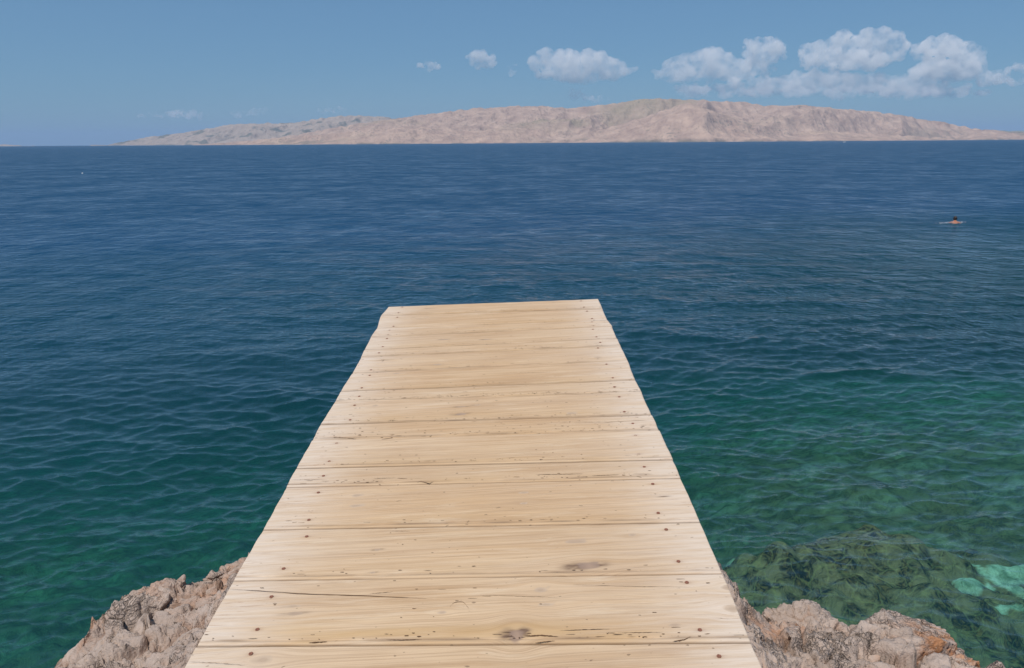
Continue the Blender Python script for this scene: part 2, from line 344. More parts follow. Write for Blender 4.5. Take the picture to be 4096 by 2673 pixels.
# ------------------------------------------------------------------ sea bed and sea
def polar(qs, th):
    r = HC/qs; R, TH = np.meshgrid(r, th, indexing='ij'); return R.ravel(), TH.ravel()
def build_bed():
    r = np.concatenate([np.linspace(.6, 12, 330), np.geomspace(12.05, 60, 190), np.geomspace(62, 27000, 40)])
    th = np.concatenate([np.linspace(-100, -42, 40)[:-1], np.linspace(-42, 42, 460), np.linspace(42, 100, 40)[1:]])*math.pi/180
    R, TH = np.meshgrid(r, th, indexing='ij'); x = (R*np.sin(TH)).ravel(); y = (R*np.cos(TH)).ravel()
    z = bed_z(x, y)
    p = np.stack([x, y, 0*x], 1)
    z = z+.05*fbm(p*5, 3, 31)*sstep(20-R.ravel(), 0, 8)
    n = fbm(p*1.7, 3, 55)
    sand = np.zeros(len(x)); rf = np.clip(1.15*np.exp(-(((x-4.1-.2*(y-7.9))/2.5)**2+((y-7.8)/2.3)**2)**1.5)+.35*n*0+.30, .25, 1)
    rf = np.maximum(rf, .5*sstep(fbm(p*.8, 3, 88), .25, .6))
    for (px, py, rx, ry, zz) in SANDP:
        c = at_z(px, py, zz)
        sand = np.maximum(sand, sstep(1.25-np.sqrt(((x-c[0])/rx)**2+((y-c[1])/ry)**2)*.9+.9*fbm(p*np.array([4.6, 2.4, 1]), 3, 57)*1.25-.30, -.1, .25)*(1. if px > 3000 else .45))
    sand = np.maximum(sand, np.where(((x-4.1)/2.9)**2+((y-7.8)/2.7)**2 > 1, .02+.17*sstep(n+.5*fbm(p*.5, 2, 77), -.3, .9), 0))
    return tag(mesh_np('sea_bed', np.stack([x, y, z], 1), gridf(len(r), len(th)), M_bed, attrs={'sand': ('FLOAT', sand), 'reef': ('FLOAT', rf)}), kind='structure')
build_bed()
def waves(x, y, dr, ds):
    """short wind chop, crests roughly along x; components the mesh cannot carry fade out"""
    rg = np.random.RandomState(11); N = 140
    dx = np.zeros_like(x); dy = np.zeros_like(x); dz = np.zeros_like(x)
    r = np.sqrt(x*x+y*y)+1e-6
    p = np.stack([x/14, y/9, 0*x], 1); gust = .75+.42*fbm(p, 3, 91)
    lam = np.exp(np.linspace(math.log(.085), math.log(3.6), N)); rg.shuffle(lam)
    for i in range(N):
        L = lam[i]; k = 2*math.pi/L
        a = math.radians(-90+rg.normal(0, 30 if L < 1.5 else 20)+4)
        slope = .036*np.interp(L, [.085, .13, .2, .32, .5, .8, 1.3, 2.2, 3.6], [.8, 1.3, 1.45, 1.15, .72, .48, .34, .26, .22])
        A = slope/k; kx, ky = k*math.cos(a), k*math.sin(a)
        kr = np.abs(kx*x+ky*y)/r; ks = np.abs(-kx*y+ky*x)/r
        att = np.exp(-(kr*dr/1.5)**2-(ks*ds/1.5)**2)
        ph = kx*x+ky*y+rg.uniform(0, 6.283)
        s, c = np.sin(ph), np.cos(ph)
        w = A*att*(gust if L < 2.5 else 1)
        dz += w*c; dx -= w*s*math.cos(a)*.9; dy -= w*s*math.sin(a)*.9
    return dx, dy, dz
def build_sea():
    q = np.concatenate([[HC/.6, HC/1.1, HC/1.6, HC/2.0, HC/2.3], np.linspace(1.52, .0012, 1250), [.0008, .0005, .0003, .00015]])
    th = np.concatenate([np.linspace(-100, -41, 60)[:-1], np.linspace(-41, 41, 1150), np.linspace(41, 100, 60)[1:]])*math.pi/180
    r = HC/q; R, TH = np.meshgrid(r, th, indexing='ij')
    DR = np.gradient(r)[:, None]*np.ones_like(TH); DS = R*np.gradient(th)[None, :]
    x = (R*np.sin(TH)).ravel(); y = (R*np.cos(TH)).ravel(); rr = R.ravel()
    depth = np.maximum(-bed_z(x, y), .3)
    dx, dy, dz = waves(x, y, DR.ravel(), DS.ravel())
    far = sstep(np.log(rr), math.log(9), math.log(60))
    return tag(mesh_np('sea', np.stack([x+dx, y+dy, dz], 1), gridf(len(r), len(th)), M_water,
               attrs={'depth': ('FLOAT', depth), 'far': ('FLOAT', far)}), kind='structure')
build_sea()

# ------------------------------------------------------------------ islands
def skyline(pts):
    a = np.array(pts, float); return a
def build_land(name, pts, y_coast, depth_m, mat, seed, gul=1., grass=1., wood_dark=None, nx=900, ny=150, kind='structure', bend=0., cliff=25.):
    """pts: skyline in px of a 2380 px wide view; ridge stands depth_m behind the shore"""
    a = np.array(pts, float)*4096/2380
    yr = y_coast+depth_m*.62
    P = np.array([at_y(px, py, yr) for px, py in a])
    X0, X1 = P[0, 0]-20, P[-1, 0]+20
    x = np.linspace(X0, X1, nx); ridge = np.interp(x, P[:, 0], P[:, 2]); ridge = np.maximum(ridge, 1.)
    sm = np.hanning(9); sm /= sm.sum(); ridge = np.convolve(np.pad(ridge, 4, 'edge'), sm, 'valid')
    v = np.linspace(-.06, 1, ny); Xg, Vg = np.meshgrid(x, v, indexing='ij')
    Rg = ridge[:, None]*np.ones_like(Vg)
    xs = Xg.ravel(); vs = Vg.ravel(); rs = Rg.ravel()
    coast = y_coast+90*fbm(np.stack([xs/420, 0*xs, 0*xs+seed], 1), 4, seed)+bend*((xs-(X0+X1)/2)/(X1-X0)*2)**2
    # width shrinks where the land is low
    wd = depth_m*np.clip(rs/rs.max(), .12, 1)**.6
    ys = coast+vs*wd+(depth_m-wd)*.62
    # profile: sea cliff, slope up to the ridge at v=.62, falling behind
    t = np.clip(vs/.62, 0, 1)
    prof = np.where(vs < .62, .07*sstep(t, 0, .04)+.93*(t**.85), 1-.9*((vs-.62)/.38)**2)
    q = np.stack([xs/820+.30*fbm(np.stack([xs/900, ys/900, 0*xs], 1), 2, seed+4)-ys/1500, ys/1300-xs/2100, 0*xs+seed], 1)
    rd = ridged(q*1.25, 5, seed+7, .42)-1.2
    env = np.sin(np.clip(t, 0, 1)*math.pi)**.7
    h = rs*prof+rs*env*.32*gul*rd + rs*.02*env*fbm(np.stack([xs/90, ys/90, 0*xs], 1), 4, seed+30)
    h = np.minimum(h, rs*(1.0+.0*t)*np.where(vs < .62, .40+.60*t**.6, 1))
    h = h + (np.clip(vs, 0, .08)/.08)*cliff*.25*fbm(np.stack([xs/45, ys/140, 0*xs], 1), 3, seed+40)
    h = np.where(vs < 0, vs/.06*18, np.maximum(h, .5))
    h = h+1.2*fbm(np.stack([xs/14, ys/14, 0*xs], 1), 2, seed+50)*(vs > .02)
    g = sstep(fbm(np.stack([xs/700, ys/500, 0*xs], 1), 3, seed+60)+.15, 0, .5)*sstep(t, .15, .45)*grass
    wood_shade = np.zeros_like(xs); shore = .75*sstep(t, .035, .0)*sstep(fbm(np.stack([xs/60, 0*xs, 0*xs], 1), 3, seed+80), -.7, .1)
    if wood_dark is not None:
        wood_shade = wood_dark(xs, t, (xs-X0)/(X1-X0), fbm(np.stack([xs/120, ys/120, 0*xs], 1), 4, seed+70))
    wood_shade = np.maximum(wood_shade, shore)
    lo_ = np.percentile(rd, (4, 30)); wood_shade = np.maximum(wood_shade, .42*sstep(-rd, -lo_[1], -lo_[0])*env*sstep(fbm(np.stack([xs/60, ys/60, 0*xs], 1), 3, seed+90), -.5, .4))  # gully shade painted in the shrub colour, broken up by noise
    return tag(mesh_np(name, np.stack([xs, ys, h], 1), gridf(nx, ny)[:, ::-1], mat, attrs={'grass': ('FLOAT', g), 'wood_dark': ('FLOAT', wood_shade)}), kind=kind)
M_land = land_material('karst_island_ground', .75, 0.)
M_land2 = land_material('distant_headland_ground', .2, 40., (.33, .265, .22), (.46, .375, .31))
front = [(440, 338), (470, 335.8), (520, 332), (560, 329), (640, 322), (760, 313), (860, 302), (930, 296.5), (1000, 297), (1060, 303), (1130, 305), (1200, 298), (1270, 302), (1320, 308), (1370, 307), (1420, 297), (1480, 279), (1540, 259), (1585, 243), (1602, 239), (1625, 247), (1670, 262), (1730, 280), (1780, 298), (1830, 309), (1900, 305), (1980, 308), (2060, 312), (2140, 317), (2230, 322)]
build_land('island_terrain', front, 4180, 1050, land_material('island_spur_ground', .6, 11., (.35, .245, .20), (.58, .42, .325)), 13, 1.7, .5, nx=1300, ny=150, bend=200)
main = [(466, 335.5), (500, 333), (560, 326), (640, 317), (720, 305), (800, 292), (880, 281), (960, 270), (1040, 259), (1100, 251), (1150, 249), (1240, 245), (1320, 250), (1400, 244), (1460, 235), (1530, 229.5), (1600, 231), (1700, 236), (1745, 236), (1780, 244), (1850, 246), (1950, 252), (2050, 260), (2130, 270), (2200, 281), (2260, 293), (2300, 300), (2380, 307), (2500, 315), (2620, 322)]
back = [(255, 338), (270, 335), (330, 322), (400, 311), (460, 301), (530, 290), (600, 287), (680, 286), (740, 278), (790, 271), (850, 270), (890, 273), (960, 280), (1040, 292), (1150, 318)]
build_land('island_terrain', main, 4450, 1700, M_land, 3, 1.8, 1., lambda x, t, s, n: sstep(s, .84, .90)*sstep(n+.1, -.1, .3)*.8*(t > .1), nx=1500, ny=190, bend=250)
build_land('headland_terrain', back, 6600, 1500, M_land2, 23, 1.1, .3, lambda x, t, s, n: sstep(n, .35, .6)*.7, nx=700, ny=120)
build_land('far_islet_terrain', [(-320, 326), (-200, 330), (-120, 329), (-60, 334), (0, 336), (30, 338), (60, 340.2), (75, 341)], 7600, 500, M_land2, 41, .8, .0, nx=260, ny=50)
build_land('far_coast_terrain', [(2150, 322), (2250, 309), (2300, 305), (2380, 304), (2460, 300), (2600, 303)], 8500, 900, land_material('wooded_far_coast_ground', 1., 7., (.20, .22, .17), (.3, .3, .24)), 61, .7, 1., nx=260, ny=60)

# ------------------------------------------------------------------ rocks of the shore
def seg_dist(x, y, poly):
    d = np.full(len(x), 1e9); ins = np.zeros(len(x), bool); n = len(poly)
    for i in range(n):
        ax, ay = poly[i]; bx, by = poly[(i+1) % n]
        ex, ey = bx-ax, by-ay; t = np.clip(((x-ax)*ex+(y-ay)*ey)/(ex*ex+ey*ey+1e-12), 0, 1)
        d = np.minimum(d, np.hypot(x-ax-t*ex, y-ay-t*ey))
        c = ((ay > y) != (by > y)) & (x < (bx-ax)*(y-ay)/(by-ay+1e-12)+ax); ins ^= c
    return np.where(ins, d, -d)
LO = [(275, 2673), (285, 2576), (313, 2531), (381, 2482), (461, 2430), (476, 2405), (517, 2392), (565, 2368), (627, 2362), (680, 2350), (744, 2356), (790, 2352), (824, 2344), (842, 2306), (860, 2272), (907, 2258), (937, 2232), (990, 2212)]
RO = [(2936, 2388), (2990, 2408), (3007, 2438), (3072, 2472), (3181, 2458), (3268, 2454), (3333, 2480), (3377, 2534), (3404, 2530), (3497, 2530), (3600, 2540), (3725, 2575), (3796, 2604), (3862, 2657), (3938, 2673)]
ZR = 2.06
poly = [(-4.4, -2.2), (-4.4, -.6), (-2.9, .2), (-2.1, 1.2), (-1.8, 1.9)]+[tuple(at_z(a, b, ZR)[:2]) for a, b in LO]+[(-.3, 3.45), (.5, 3.2)]+[tuple(at_z(a, b, ZR)[:2]) for a, b in RO]+[(2.1, 2.1), (3.0, 1.7), (4.4, .9), (4.4, -2.2)]
def axis(segs):
    out = []
    for a, b, s in segs: out += list(np.arange(a, b, s))
    out.append(segs[-1][1]); return np.array(out)
def rock_relief(p, s=0):
    wq = p+np.stack([.06*fbm(p*5, 3, s+1), .06*fbm(p*5, 3, s+2), 0*p[:, 0]], 1)
    wq = wq*np.array([1, 1.25, 1])
    a, ca = crag(wq*4.3, s+3); b, cb = crag(wq*12+3, s+5); c, cc = crag(wq*33+7, s+7)
    d_, cd_ = crag(wq*70+2, s+8)
    h = .060*a+.034*b+.013*c+.005*d_+.030*fbm(p*3, 3, s+9)+.010*fbm(p*30, 3, s+10)-.03*np.clip(vn(p*9, s+60)-.25, 0, 1)
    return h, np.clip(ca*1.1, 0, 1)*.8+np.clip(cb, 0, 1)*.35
def build_shore():
    xs = axis([(-4.4, -2.0, .06), (-2.0, -.85, .0062), (-.85, .58, .03), (.58, 2.15, .0066), (2.15, 4.4, .06)])
    ys = axis([(-2.2, 1.9, .06), (1.9, 3.75, .0075), (3.75, 4.6, .05)])
    X, Y = np.meshgrid(xs, ys, indexing='ij'); x, y = X.ravel(), Y.ravel()
    p = np.stack([x, y, 0*x], 1)
    d = seg_dist(x, y, poly)
    dd = d+.02*fbm(p*14, 3, 140)
    base = ZR+np.where(dd > 0, .10*(1-np.exp(-dd/.12))+.05*np.clip(dd, 0, 1.5), np.where(dd > -.12, 1.7*dd, 3.4*dd+.204))
    base += .24*np.exp(-(np.clip(x-.66, 0, 9)/.20)**2)*(x > 0)*sstep(y, 2.85, 2.55) + .16*np.exp(-(np.clip(-.95-x, 0, 9)/.16)**2)*(x < 0)*sstep(y, 2.9, 2.5)
    base -= .05*np.exp(-(dd/.05)**2)
    # sloping away to the right end and a saddle under the pier
    base -= .30*sstep(np.abs(x+.15), .95, .3)
    h, crev = rock_relief(np.stack([x, y, base], 1), 100)
    z = np.maximum(base+h*(.35+.65*sstep(dd, -.02, .13)), -1.7)
    v = np.stack([x+.02*fbm(p*18, 2, 150), y+.02*fbm(p*18, 2, 151), z], 1)
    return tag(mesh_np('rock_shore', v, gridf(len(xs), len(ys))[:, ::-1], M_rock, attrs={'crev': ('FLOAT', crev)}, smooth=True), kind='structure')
build_shore()
def boulder(name, px, py, z, size, seed, mat, label, rot=0., ro=1.):
    c = at_z(px, py, z)
    bm = bmesh.new(); bmesh.ops.create_icosphere(bm, subdivisions=6, radius=1)
    v = np.array([w.co for w in bm.verts]); bm.verts.index_update(); f = np.array([[w.index for w in fc.verts] for fc in bm.faces]); bm.free()
    # chop with random planes for flat broken faces
    rg = np.random.RandomState(seed)
    q = v.copy()
    for _ in range(20):
        n = rg.normal(size=3); n /= np.linalg.norm(n); dd = rg.uniform(.50, .86); s = q@n-dd
        q = q-np.clip(s, 0, None)[:, None]*n*.97
    q = q*np.array(size)
    ca, sa = math.cos(rot), math.sin(rot); q = np.stack([q[:, 0]*ca-q[:, 1]*sa, q[:, 0]*sa+q[:, 1]*ca, q[:, 2]], 1)
    w = q+c; b, cb = crag(w*11, seed); k, ck = crag(w*28, seed+3)
    nrm = v
    q = q+nrm*ro*(.022*b+.013*k+.006*crag(w*65, seed+8)[0]+.02*fbm(w*6, 3, seed)+.006*fbm(w*40, 2, seed))[:, None]
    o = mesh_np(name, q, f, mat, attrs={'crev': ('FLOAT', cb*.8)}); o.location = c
    return tag(o, label, 'boulder')
boulder('boulder', 3590, 2605, 2.04, (.27, .21, .155), 5, M_rock_or, 'large grey boulder with orange iron stains, right of the pier at the water', .35, .6)
boulder('boulder', 3235, 2545, 2.02, (.19, .15, .12), 9, M_rock, 'brown craggy boulder between the pier and the orange stained boulder', -.2)
boulder('boulder', 650, 2425, 2.10, (.145, .12, .10), 14, M_rock_g, 'smooth grey angular block on top of the left rock outcrop', .3)
boulder('boulder', 868, 2315, 2.10, (.07, .06, .06), 18, M_rock_g, 'small grey stone at the left edge of the pier above the water', .1)
boulder('boulder', 3835, 2690, 2.03, (.13, .11, .075), 31, M_rock_or, 'low orange brown rock at the far right end of the shore rocks', .5)
boulder('boulder', 3440, 2570, 2.05, (.10, .09, .10), 22, M_rock_g, 'small grey stone wedged beside the orange stained boulder', .1)

# ------------------------------------------------------------------ the pier
HD = 1.5
def unit(a): return a/np.linalg.norm(a)
VD = unit(ray(1177.6*4096/2380, 220.5*4096/2380)); _v2 = unit(-ray(-25400*4096/2380, 1683*4096/2380))
ND = unit(np.cross(_v2, VD)); UD = np.cross(VD, ND)
def dock_uv(px, py):
    d = ray(px, py); P = d*HD/-(d@ND); return np.array([P@UD, P@VD])
def dock_pt(u, v, z):
    u, v, z = np.broadcast_arrays(u, v, z)
    return CAM+u[..., None]*UD+v[..., None]*VD+(z-HD)[..., None]*ND
SEAMS = [((1553.8, 1228), (2392, 1196.6)), ((1523.5, 1263), (2411, 1236.5)), ((1508, 1315), (2431, 1283)), ((1480.7, 1352.4), (2448.7, 1306)), ((1455.5, 1402), (2469, 1355)), ((1443, 1430.6), (2483, 1384)), ((1406.7, 1496), (2511.8, 1443)), ((1361, 1567), (2541, 1521)), ((1337.8, 1609.7), (2568, 1571.7)), ((1280, 1700), (2610, 1662)), ((1248.7, 1763.6), (2638.6, 1725)), ((1184.5, 1875.6), (2692, 1840.8)), ((1143.7, 1950.5), (2722.7, 1913.4)), ((1049, 2120.7), (2801, 2090)), ((929, 2325), (2891, 2296)), ((780.7, 2588.2), (3004, 2574))]
SV = [(dock_uv(*a), dock_uv(*b)) for a, b in SEAMS]
for dv in (.26, .53, .78, 1.06, 1.33, 1.60): # planks nearer than the picture's lower edge
    a, b = SV[15]; SV.append((a-np.array([0, dv]), b-np.array([0, dv])))
NAILS = [(1134.6, 2275.6), (1086, 2388), (1030, 2519), (1003.5, 2616), (2713.8, 2246.9), (2747, 2331), (2799.5, 2521), (2876, 2626), (1317, 1846.5), (1293.8, 1904.7), (1273.4, 1971), (1235.6, 2080.6), (1226.9, 2147), (2555, 1819), (2577, 1869), (2611, 1936.6), (2633, 2053), (2664.7, 2119), (1484, 1480.6), (1479, 1502.4), (1447, 1552.5), (1437, 1586), (1418.5, 1622), (1400.7, 1680.6), (1346.9, 1774.4), (2425.9, 1457.7), (2451, 1512.5), (2457.8, 1548.5), (2477, 1588.5), (2497.5, 1648), (2531, 1695), (2542, 1743.4), (1609, 1229.4), (1594, 1252), (1589, 1270), (1574, 1306), (1558, 1322), (1552.8, 1339.8), (1548, 1355), (1531, 1387.7), (1516, 1412.4), (2324, 1204.7), (2335.8, 1229.4), (2348, 1245.5), (2368, 1275), (2368, 1289), (2374, 1304), (2371.6, 1318), (2385.7, 1348.4), (2400.9, 1370.6), (2392, 1393)]
# knots: px, py, half length (m), half width (m), darkness
KNOTS = [(2346, 2265, .040, .024, .85), (2162, 2361, .026, .020, .15), (2182, 2419, .03, .012, .0), (2064, 2540, .024, .032, .95), (2915, 2351, .02, .015, .2), (2930, 2434, .026, .02, .1), (1053, 2640, .034, .022, .0), (1175, 2425, .030, .009, .05), (1182, 2455, .026, .011, .4), (1427, 1981, .03, .013, .05), (1421, 2023, .04, .013, .0), (1510, 2199, .014, .007, .35), (2095, 1971, .03, .012, .05), (2095, 2014, .022, .011, .05), (2297, 2166, .05, .014, .25), (1847, 1656, .028, .014, .6), (1848, 1627, .026, .008, .5), (1502, 1623, .02, .015, .1), (1752, 1459, .025, .012, .25), (1586, 1494, .022, .011, .15), (2282, 1654, .028, .016, .05), (1781, 1358, .026, .010, .55), (1947, 1358, .024, .008, .6), (2393, 1430, .026, .016, .1), (1546, 1441, .028, .012, .3), (1722, 1233, .03, .009, .4), (2572, 1900, .04, .02, .1), (1910, 1620, .02, .007, .3), (2387, 1373, .02, .008, .2), (1708, 1268, .02, .006, .2), (1490, 2590-300, .012, .006, .3), (2530, 2140, .018, .01, .1), (1770, 2570-120, .016, .008, .1), (1290, 1790, .01, .006, .2), (2700, 2500, .02, .008, .2)]
KN = [(*dock_uv(a, b), rx, ry, dk) for a, b, rx, ry, dk in KNOTS]
# cracks as pixel polylines with a width in mm
CR = [([(914, 2359), (957, 2360), (1128, 2371), (1189, 2376.5), (1426, 2384), (1592, 2391), (1708, 2395.5)], 4.2), ([(1920, 2382), (2080, 2387), (2233, 2391)], 1.6), ([(2288, 2340), (2465, 2346), (2782, 2350)], 1.4), ([(2238, 2524), (2340, 2520), (2440, 2517.5)], 2.6), ([(2424, 2533), (2462, 2534)], 2.2), ([(2470, 2533), (2649, 2531)], 2.0), ([(2763, 2548), (2737, 2560.5), (2690, 2568)], 5.), ([(1545, 2560.5), (1602, 2561.5), (1688, 2559.5)], 4.), ([(1234, 2573), (1310, 2569)], 6.), ([(2095, 2546), (2165, 2543), (2235, 2549)], 6.), ([(2140, 2573), (2220, 2565)], 4.), ([(1478, 2377), (1572, 2369)], 2.), ([(1162, 1921), (1306, 1920)], 2.2), ([(1495, 1915), (1582, 1913)], 3.), ([(1588, 1914.6), (1630, 1916)], 3.), ([(2144, 1900), (2227, 1898.5), (2333, 1896.5)], 4.), ([(2366, 1905), (2480, 1900.5)], 4.), ([(2546, 1906), (2566, 1911)], 5.), ([(1676, 1926), (1716, 1935), (1735, 1928)], 5.), ([(2290, 1691), (2450, 1689), (2615, 1682)], 2.4), ([(760, 2650), (860, 2654), (980, 2664)], 1.8), ([(1640, 2126), (1560, 2126)], 1.6), ([(2010, 1494), (2200, 1490)], 1.5), ([(1524, 1761), (1572, 1755), (1560, 1750)], 5.), ([(1716, 1751), (1728, 1743)], 6.), ([(1330, 1762), (1335, 1752), (1385, 1754), (1430, 1758)], 6.)]
RG = random.Random(4); NR = np.random.RandomState(8)
pier_loc = dock_pt(np.array(-.2), np.array(1.6), np.array(-.06))
pier = empty('pier', pier_loc); tag(pier, 'pale weathered wooden pier of broad planks running out over the green sea', 'pier')
PL = np.asarray(pier_loc)
nail_uv = [dock_uv(*a) for a in NAILS]
for k in range(15, 21):
    a, b = SV[k]
    for fv in ((-.045, -.2) if k > 15 else (-.2,)):
        nail_uv.append(np.array([a[0]+.14+RG.uniform(-.02, .02), a[1]+fv])); nail_uv.append(np.array([b[0]-.16+RG.uniform(-.02, .02), b[1]+fv]))
nail_me = None
def uv_in(u, v, A0, B0, A1, B1):
    s = (u-A0[0])/(B0[0]-A0[0]); v0 = A0[1]+(B0[1]-A0[1])*s; v1 = A1[1]+(B1[1]-A1[1])*s
    return s, (v0-v)/(v0-v1)
for k in range(len(SV)-1):
    A0, B0 = SV[k]; A1, B1 = SV[k+1]                      # far seam, near seam
    wid = (A0[1]-A1[1]+B0[1]-B1[1])/2; near = k > 11
    step = .004 if near else .0055
    nu = int(1.61/(.0055 if near else .008)); nb = max(10, int((wid-.03)/step))
    bead = .020 if k not in (1, 3, 6, 8) else .008
    gap = [.0045, .003, .0022, .003, .002, .003, .0025, .0022, .005, .003, .004, .003, .0045, .003, .0045, .005][k] if k < 16 else .004
    gap = gap*(1.8 if k < 9 else 1.45)
    # profile from the far side to the near side: distance w, height z
    W_ = [0, 0, .0015, .003]; Z_ = [-.028, -.003, -.0006, 0]
    body = wid-bead-gap
    for w in np.linspace(.006, body-.006, nb): W_.append(w); Z_.append(0)
    gd = .0028 if k not in (3, 6, 8) else .001
    for dw, dz in ((-.0032, 0), (-.0014, -.0006), (0, -gd), (.0016, -.0008), (.004, -.0002), (bead*.5, 0), (bead*.72, -.0007), (bead*.88, -.0026), (bead*.97, -.006), (bead, -.011), (bead+.0003, -.028)):
        W_.append(body+dw); Z_.append(dz)
    W_ = np.array(W_); Z_ = np.array(Z_)
    s = np.linspace(0, 1, nu); s = np.concatenate([[0, 0, .0012], s[1:-1], [.9988, 1, 1]])
    zend = np.zeros(len(s)); zend[0] = -.028; zend[-1] = -.028; zend[1] = zend[-2] = -.0045
    Sg, Wg = np.meshgrid(s, W_, indexing='ij'); Zg = np.minimum(Z_[None, :]+0*Sg, zend[:, None]+0*Wg)
    tt = Wg/wid
    uL = A0[0]+(A1[0]-A0[0])*tt; uR = B0[0]+(B1[0]-B0[0])*tt
    # saw cut ends: each plank sits a little in or out and has worn wavy ends
    ol, orr = RG.uniform(-.002, .002), RG.uniform(-.002, .002)
    wl = ol+.0012*fbm(np.stack([Wg.ravel()*14, 0*Wg.ravel(), 0*Wg.ravel()+k], 1), 3, 5).reshape(Wg.shape) + .0018*np.clip(.5-np.minimum(tt, 1-tt)*5, 0, 1)
    wr = orr+.0012*fbm(np.stack([Wg.ravel()*14, 0*Wg.ravel()+9, 0*Wg.ravel()+k], 1), 3, 6).reshape(Wg.shape) - .0018*np.clip(.5-np.minimum(tt, 1-tt)*5, 0, 1)
    uL = uL+wl; uR = uR+wr
    u = uL+(uR-uL)*Sg
    sv = np.clip((u-A0[0])/(B0[0]-A0[0]), -.05, 1.05)
    v0 = A0[1]+(B0[1]-A0[1])*sv; v1 = A1[1]+(B1[1]-A1[1])*sv; wl_ = v0-v1
    v = v0-Wg*(wl_/wid)
    v = v-np.where(Wg < .001, .0022*(.5+fbm(np.stack([u.ravel()*3, 0*u.ravel(), 0*u.ravel()+k], 1), 4, 61).reshape(u.shape)), 0)
    # gentle bow of the far edge, cupping and uneven surface
    uf, vf = u.ravel(), v.ravel(); pp = np.stack([uf*2.2, vf*9, 0*uf+k*3.1], 1)
    cup = RG.uniform(-.0012, .0022)
    z = Zg.ravel()+(RG.uniform(-.0012, .0012))+cup*(2*tt.ravel()-1)**2+.0008*fbm(pp, 3, 12)+.0005*fbm(np.stack([uf*12, vf*90, 0*uf], 1), 2, 13)
    # features
    kr = np.full(len(uf), 2.); kd = np.zeros(len(uf)); vw = vf.copy()
    for (ku, kv, rx, ry, dk) in KN:
        if not (A1[1]-.25 < kv < A0[1]+.25): continue
        du, dv = uf-ku, vf-kv
        wob = 1+.4*fbm(np.stack([du*30, dv*60, 0*du+ku*9], 1), 2, 3)
        r_ = np.sqrt((du/rx)**2+(dv/ry)**2)*wob
        a_ = np.exp(-((du/(rx*2.6))**2+(dv/(ry*2.4))**2)); vw = vw-dv*a_*.9
        hit = r_ < kr; kd = np.where(hit, dk*.75, kd); kr = np.minimum(kr, r_)
        z += -.0006*np.exp(-(r_*1.2)**2)*dk
    edge = np.minimum(sv.ravel(), 1-sv.ravel())
    bl = np.exp(-(edge/.12)**2)*.9+.28*np.exp(-(edge/.3)**2)+.12*np.clip(fbm(np.stack([uf*2, vf*7, 0*uf+4], 1), 3, 33), 0, 1)
    honey = np.zeros(len(uf)); halo = np.zeros(len(uf))
    for (ku, kv, rx, ry, dk) in KN:
        if dk > .25 and A1[1]-.2 < kv < A0[1]+.2:
            du, dv = uf-ku, vf-kv; nn = 1+.6*fbm(np.stack([uf*35, vf*90, 0*uf], 1), 3, 44)
            halo = np.maximum(halo, dk*1.9*nn*np.exp(-((du+rx*.9)/(rx*1.0))**2-(dv/(ry*.75))**2)); halo = np.maximum(halo, dk*1.7*nn*np.exp(-((du-rx*.9)/(rx*.8))**2-((dv-ry*.3)/(ry*.6))**2))
    if k in (14,): honey = sstep(tt.ravel(), .55, .85)*sstep(edge, .08, .2)
    if k in (0, 7, 8, 11): honey = .45*sstep(tt.ravel(), .5, .9)*sstep(edge, .05, .2)
    honey = np.maximum(honey, .38*sstep(tt.ravel(), .55, .95)*sstep(edge, .03, .15))
    honey = honey*(.55+.5*fbm(np.stack([uf*4, vf*30, 0*uf], 1), 3, 19))
    rust = np.zeros(len(uf))
    for n_ in nail_uv:
        if abs(n_[1]-(A0[1]+A1[1])/2) < .3:
            rust = np.maximum(rust, .55*np.exp(-((uf-n_[0])/.016)**2-((vf-n_[1])/.0075)**2))
    grey = np.zeros(len(uf))
    bw = Wg.ravel()
    grey = np.maximum(grey, 1.0*np.exp(-((bw-body)/.0045)**2)*(.5+.5*fbm(np.stack([uf*9, 0*uf, 0*uf+k], 1), 3, 8)))
    grey = np.maximum(grey, sstep(bw, body+bead*.72, body+bead)*.8)  # shade of the gap painted brown down the bead's near side
    if k < 10: grey = np.maximum(grey, .55*sstep(bw, body-.006, body+bead)*(.75+.6*fbm(np.stack([uf*6, 0*uf, 0*uf+k], 1), 3, 81)))
    grey = np.maximum(grey, halo)
    if k == 12: # dark purple drip mark by the right nails
        c_ = dock_uv(2656, 1986); grey = np.maximum(grey, 1.5*np.exp(-((uf-c_[0])/.022)**2-((vf-c_[1])/.004)**2))
    grain = np.stack([uf+k*7.3, vw+.004*fbm(np.stack([uf*1.5, vf*3, 0*uf+k], 1), 2, 2), 0*uf+k*1.7], 1)
    V_ = dock_pt(uf, vf, z)-PL
    F_ = gridf(len(s), len(W_))[:, ::-1]; nv = len(V_)
    # bottom
    n1, n2 = len(s), len(W_)
    allf = [tuple(q) for q in F_.tolist()]; mi = [0]*len(allf)
    allf.append((0, n2-1, n1*n2-1, (n1-1)*n2)); mi.append(0)
    # slivers: cracks, worm holes and torn fibres
    sl_v = []
    def sliver(pts, wmm, lift=.0013):
        global_i = nv+len(sl_v); n = len(pts)
        for i_, (a, b) in enumerate(pts):
            f_ = (.08+math.sin(math.pi*i_/(n-1))**.7)*RG.uniform(.5, 1.25)
            hw = wmm*.00038*f_
            sl_v.append((a, b+hw)); sl_v.append((a, b-hw))
        for i_ in range(n-1):
            o_ = global_i+2*i_; allf.append((o_, o_+1, o_+3, o_+2)); mi.append(1)
    def densify(pl, n=26):
        pl = np.array(pl); d = np.concatenate([[0], np.cumsum(np.hypot(*np.diff(pl, axis=0).T))]); tq = np.linspace(0, d[-1], n)
        return [(np.interp(q, d, pl[:, 0]), np.interp(q, d, pl[:, 1])+RG.uniform(-.0006, .0006)) for q in tq]
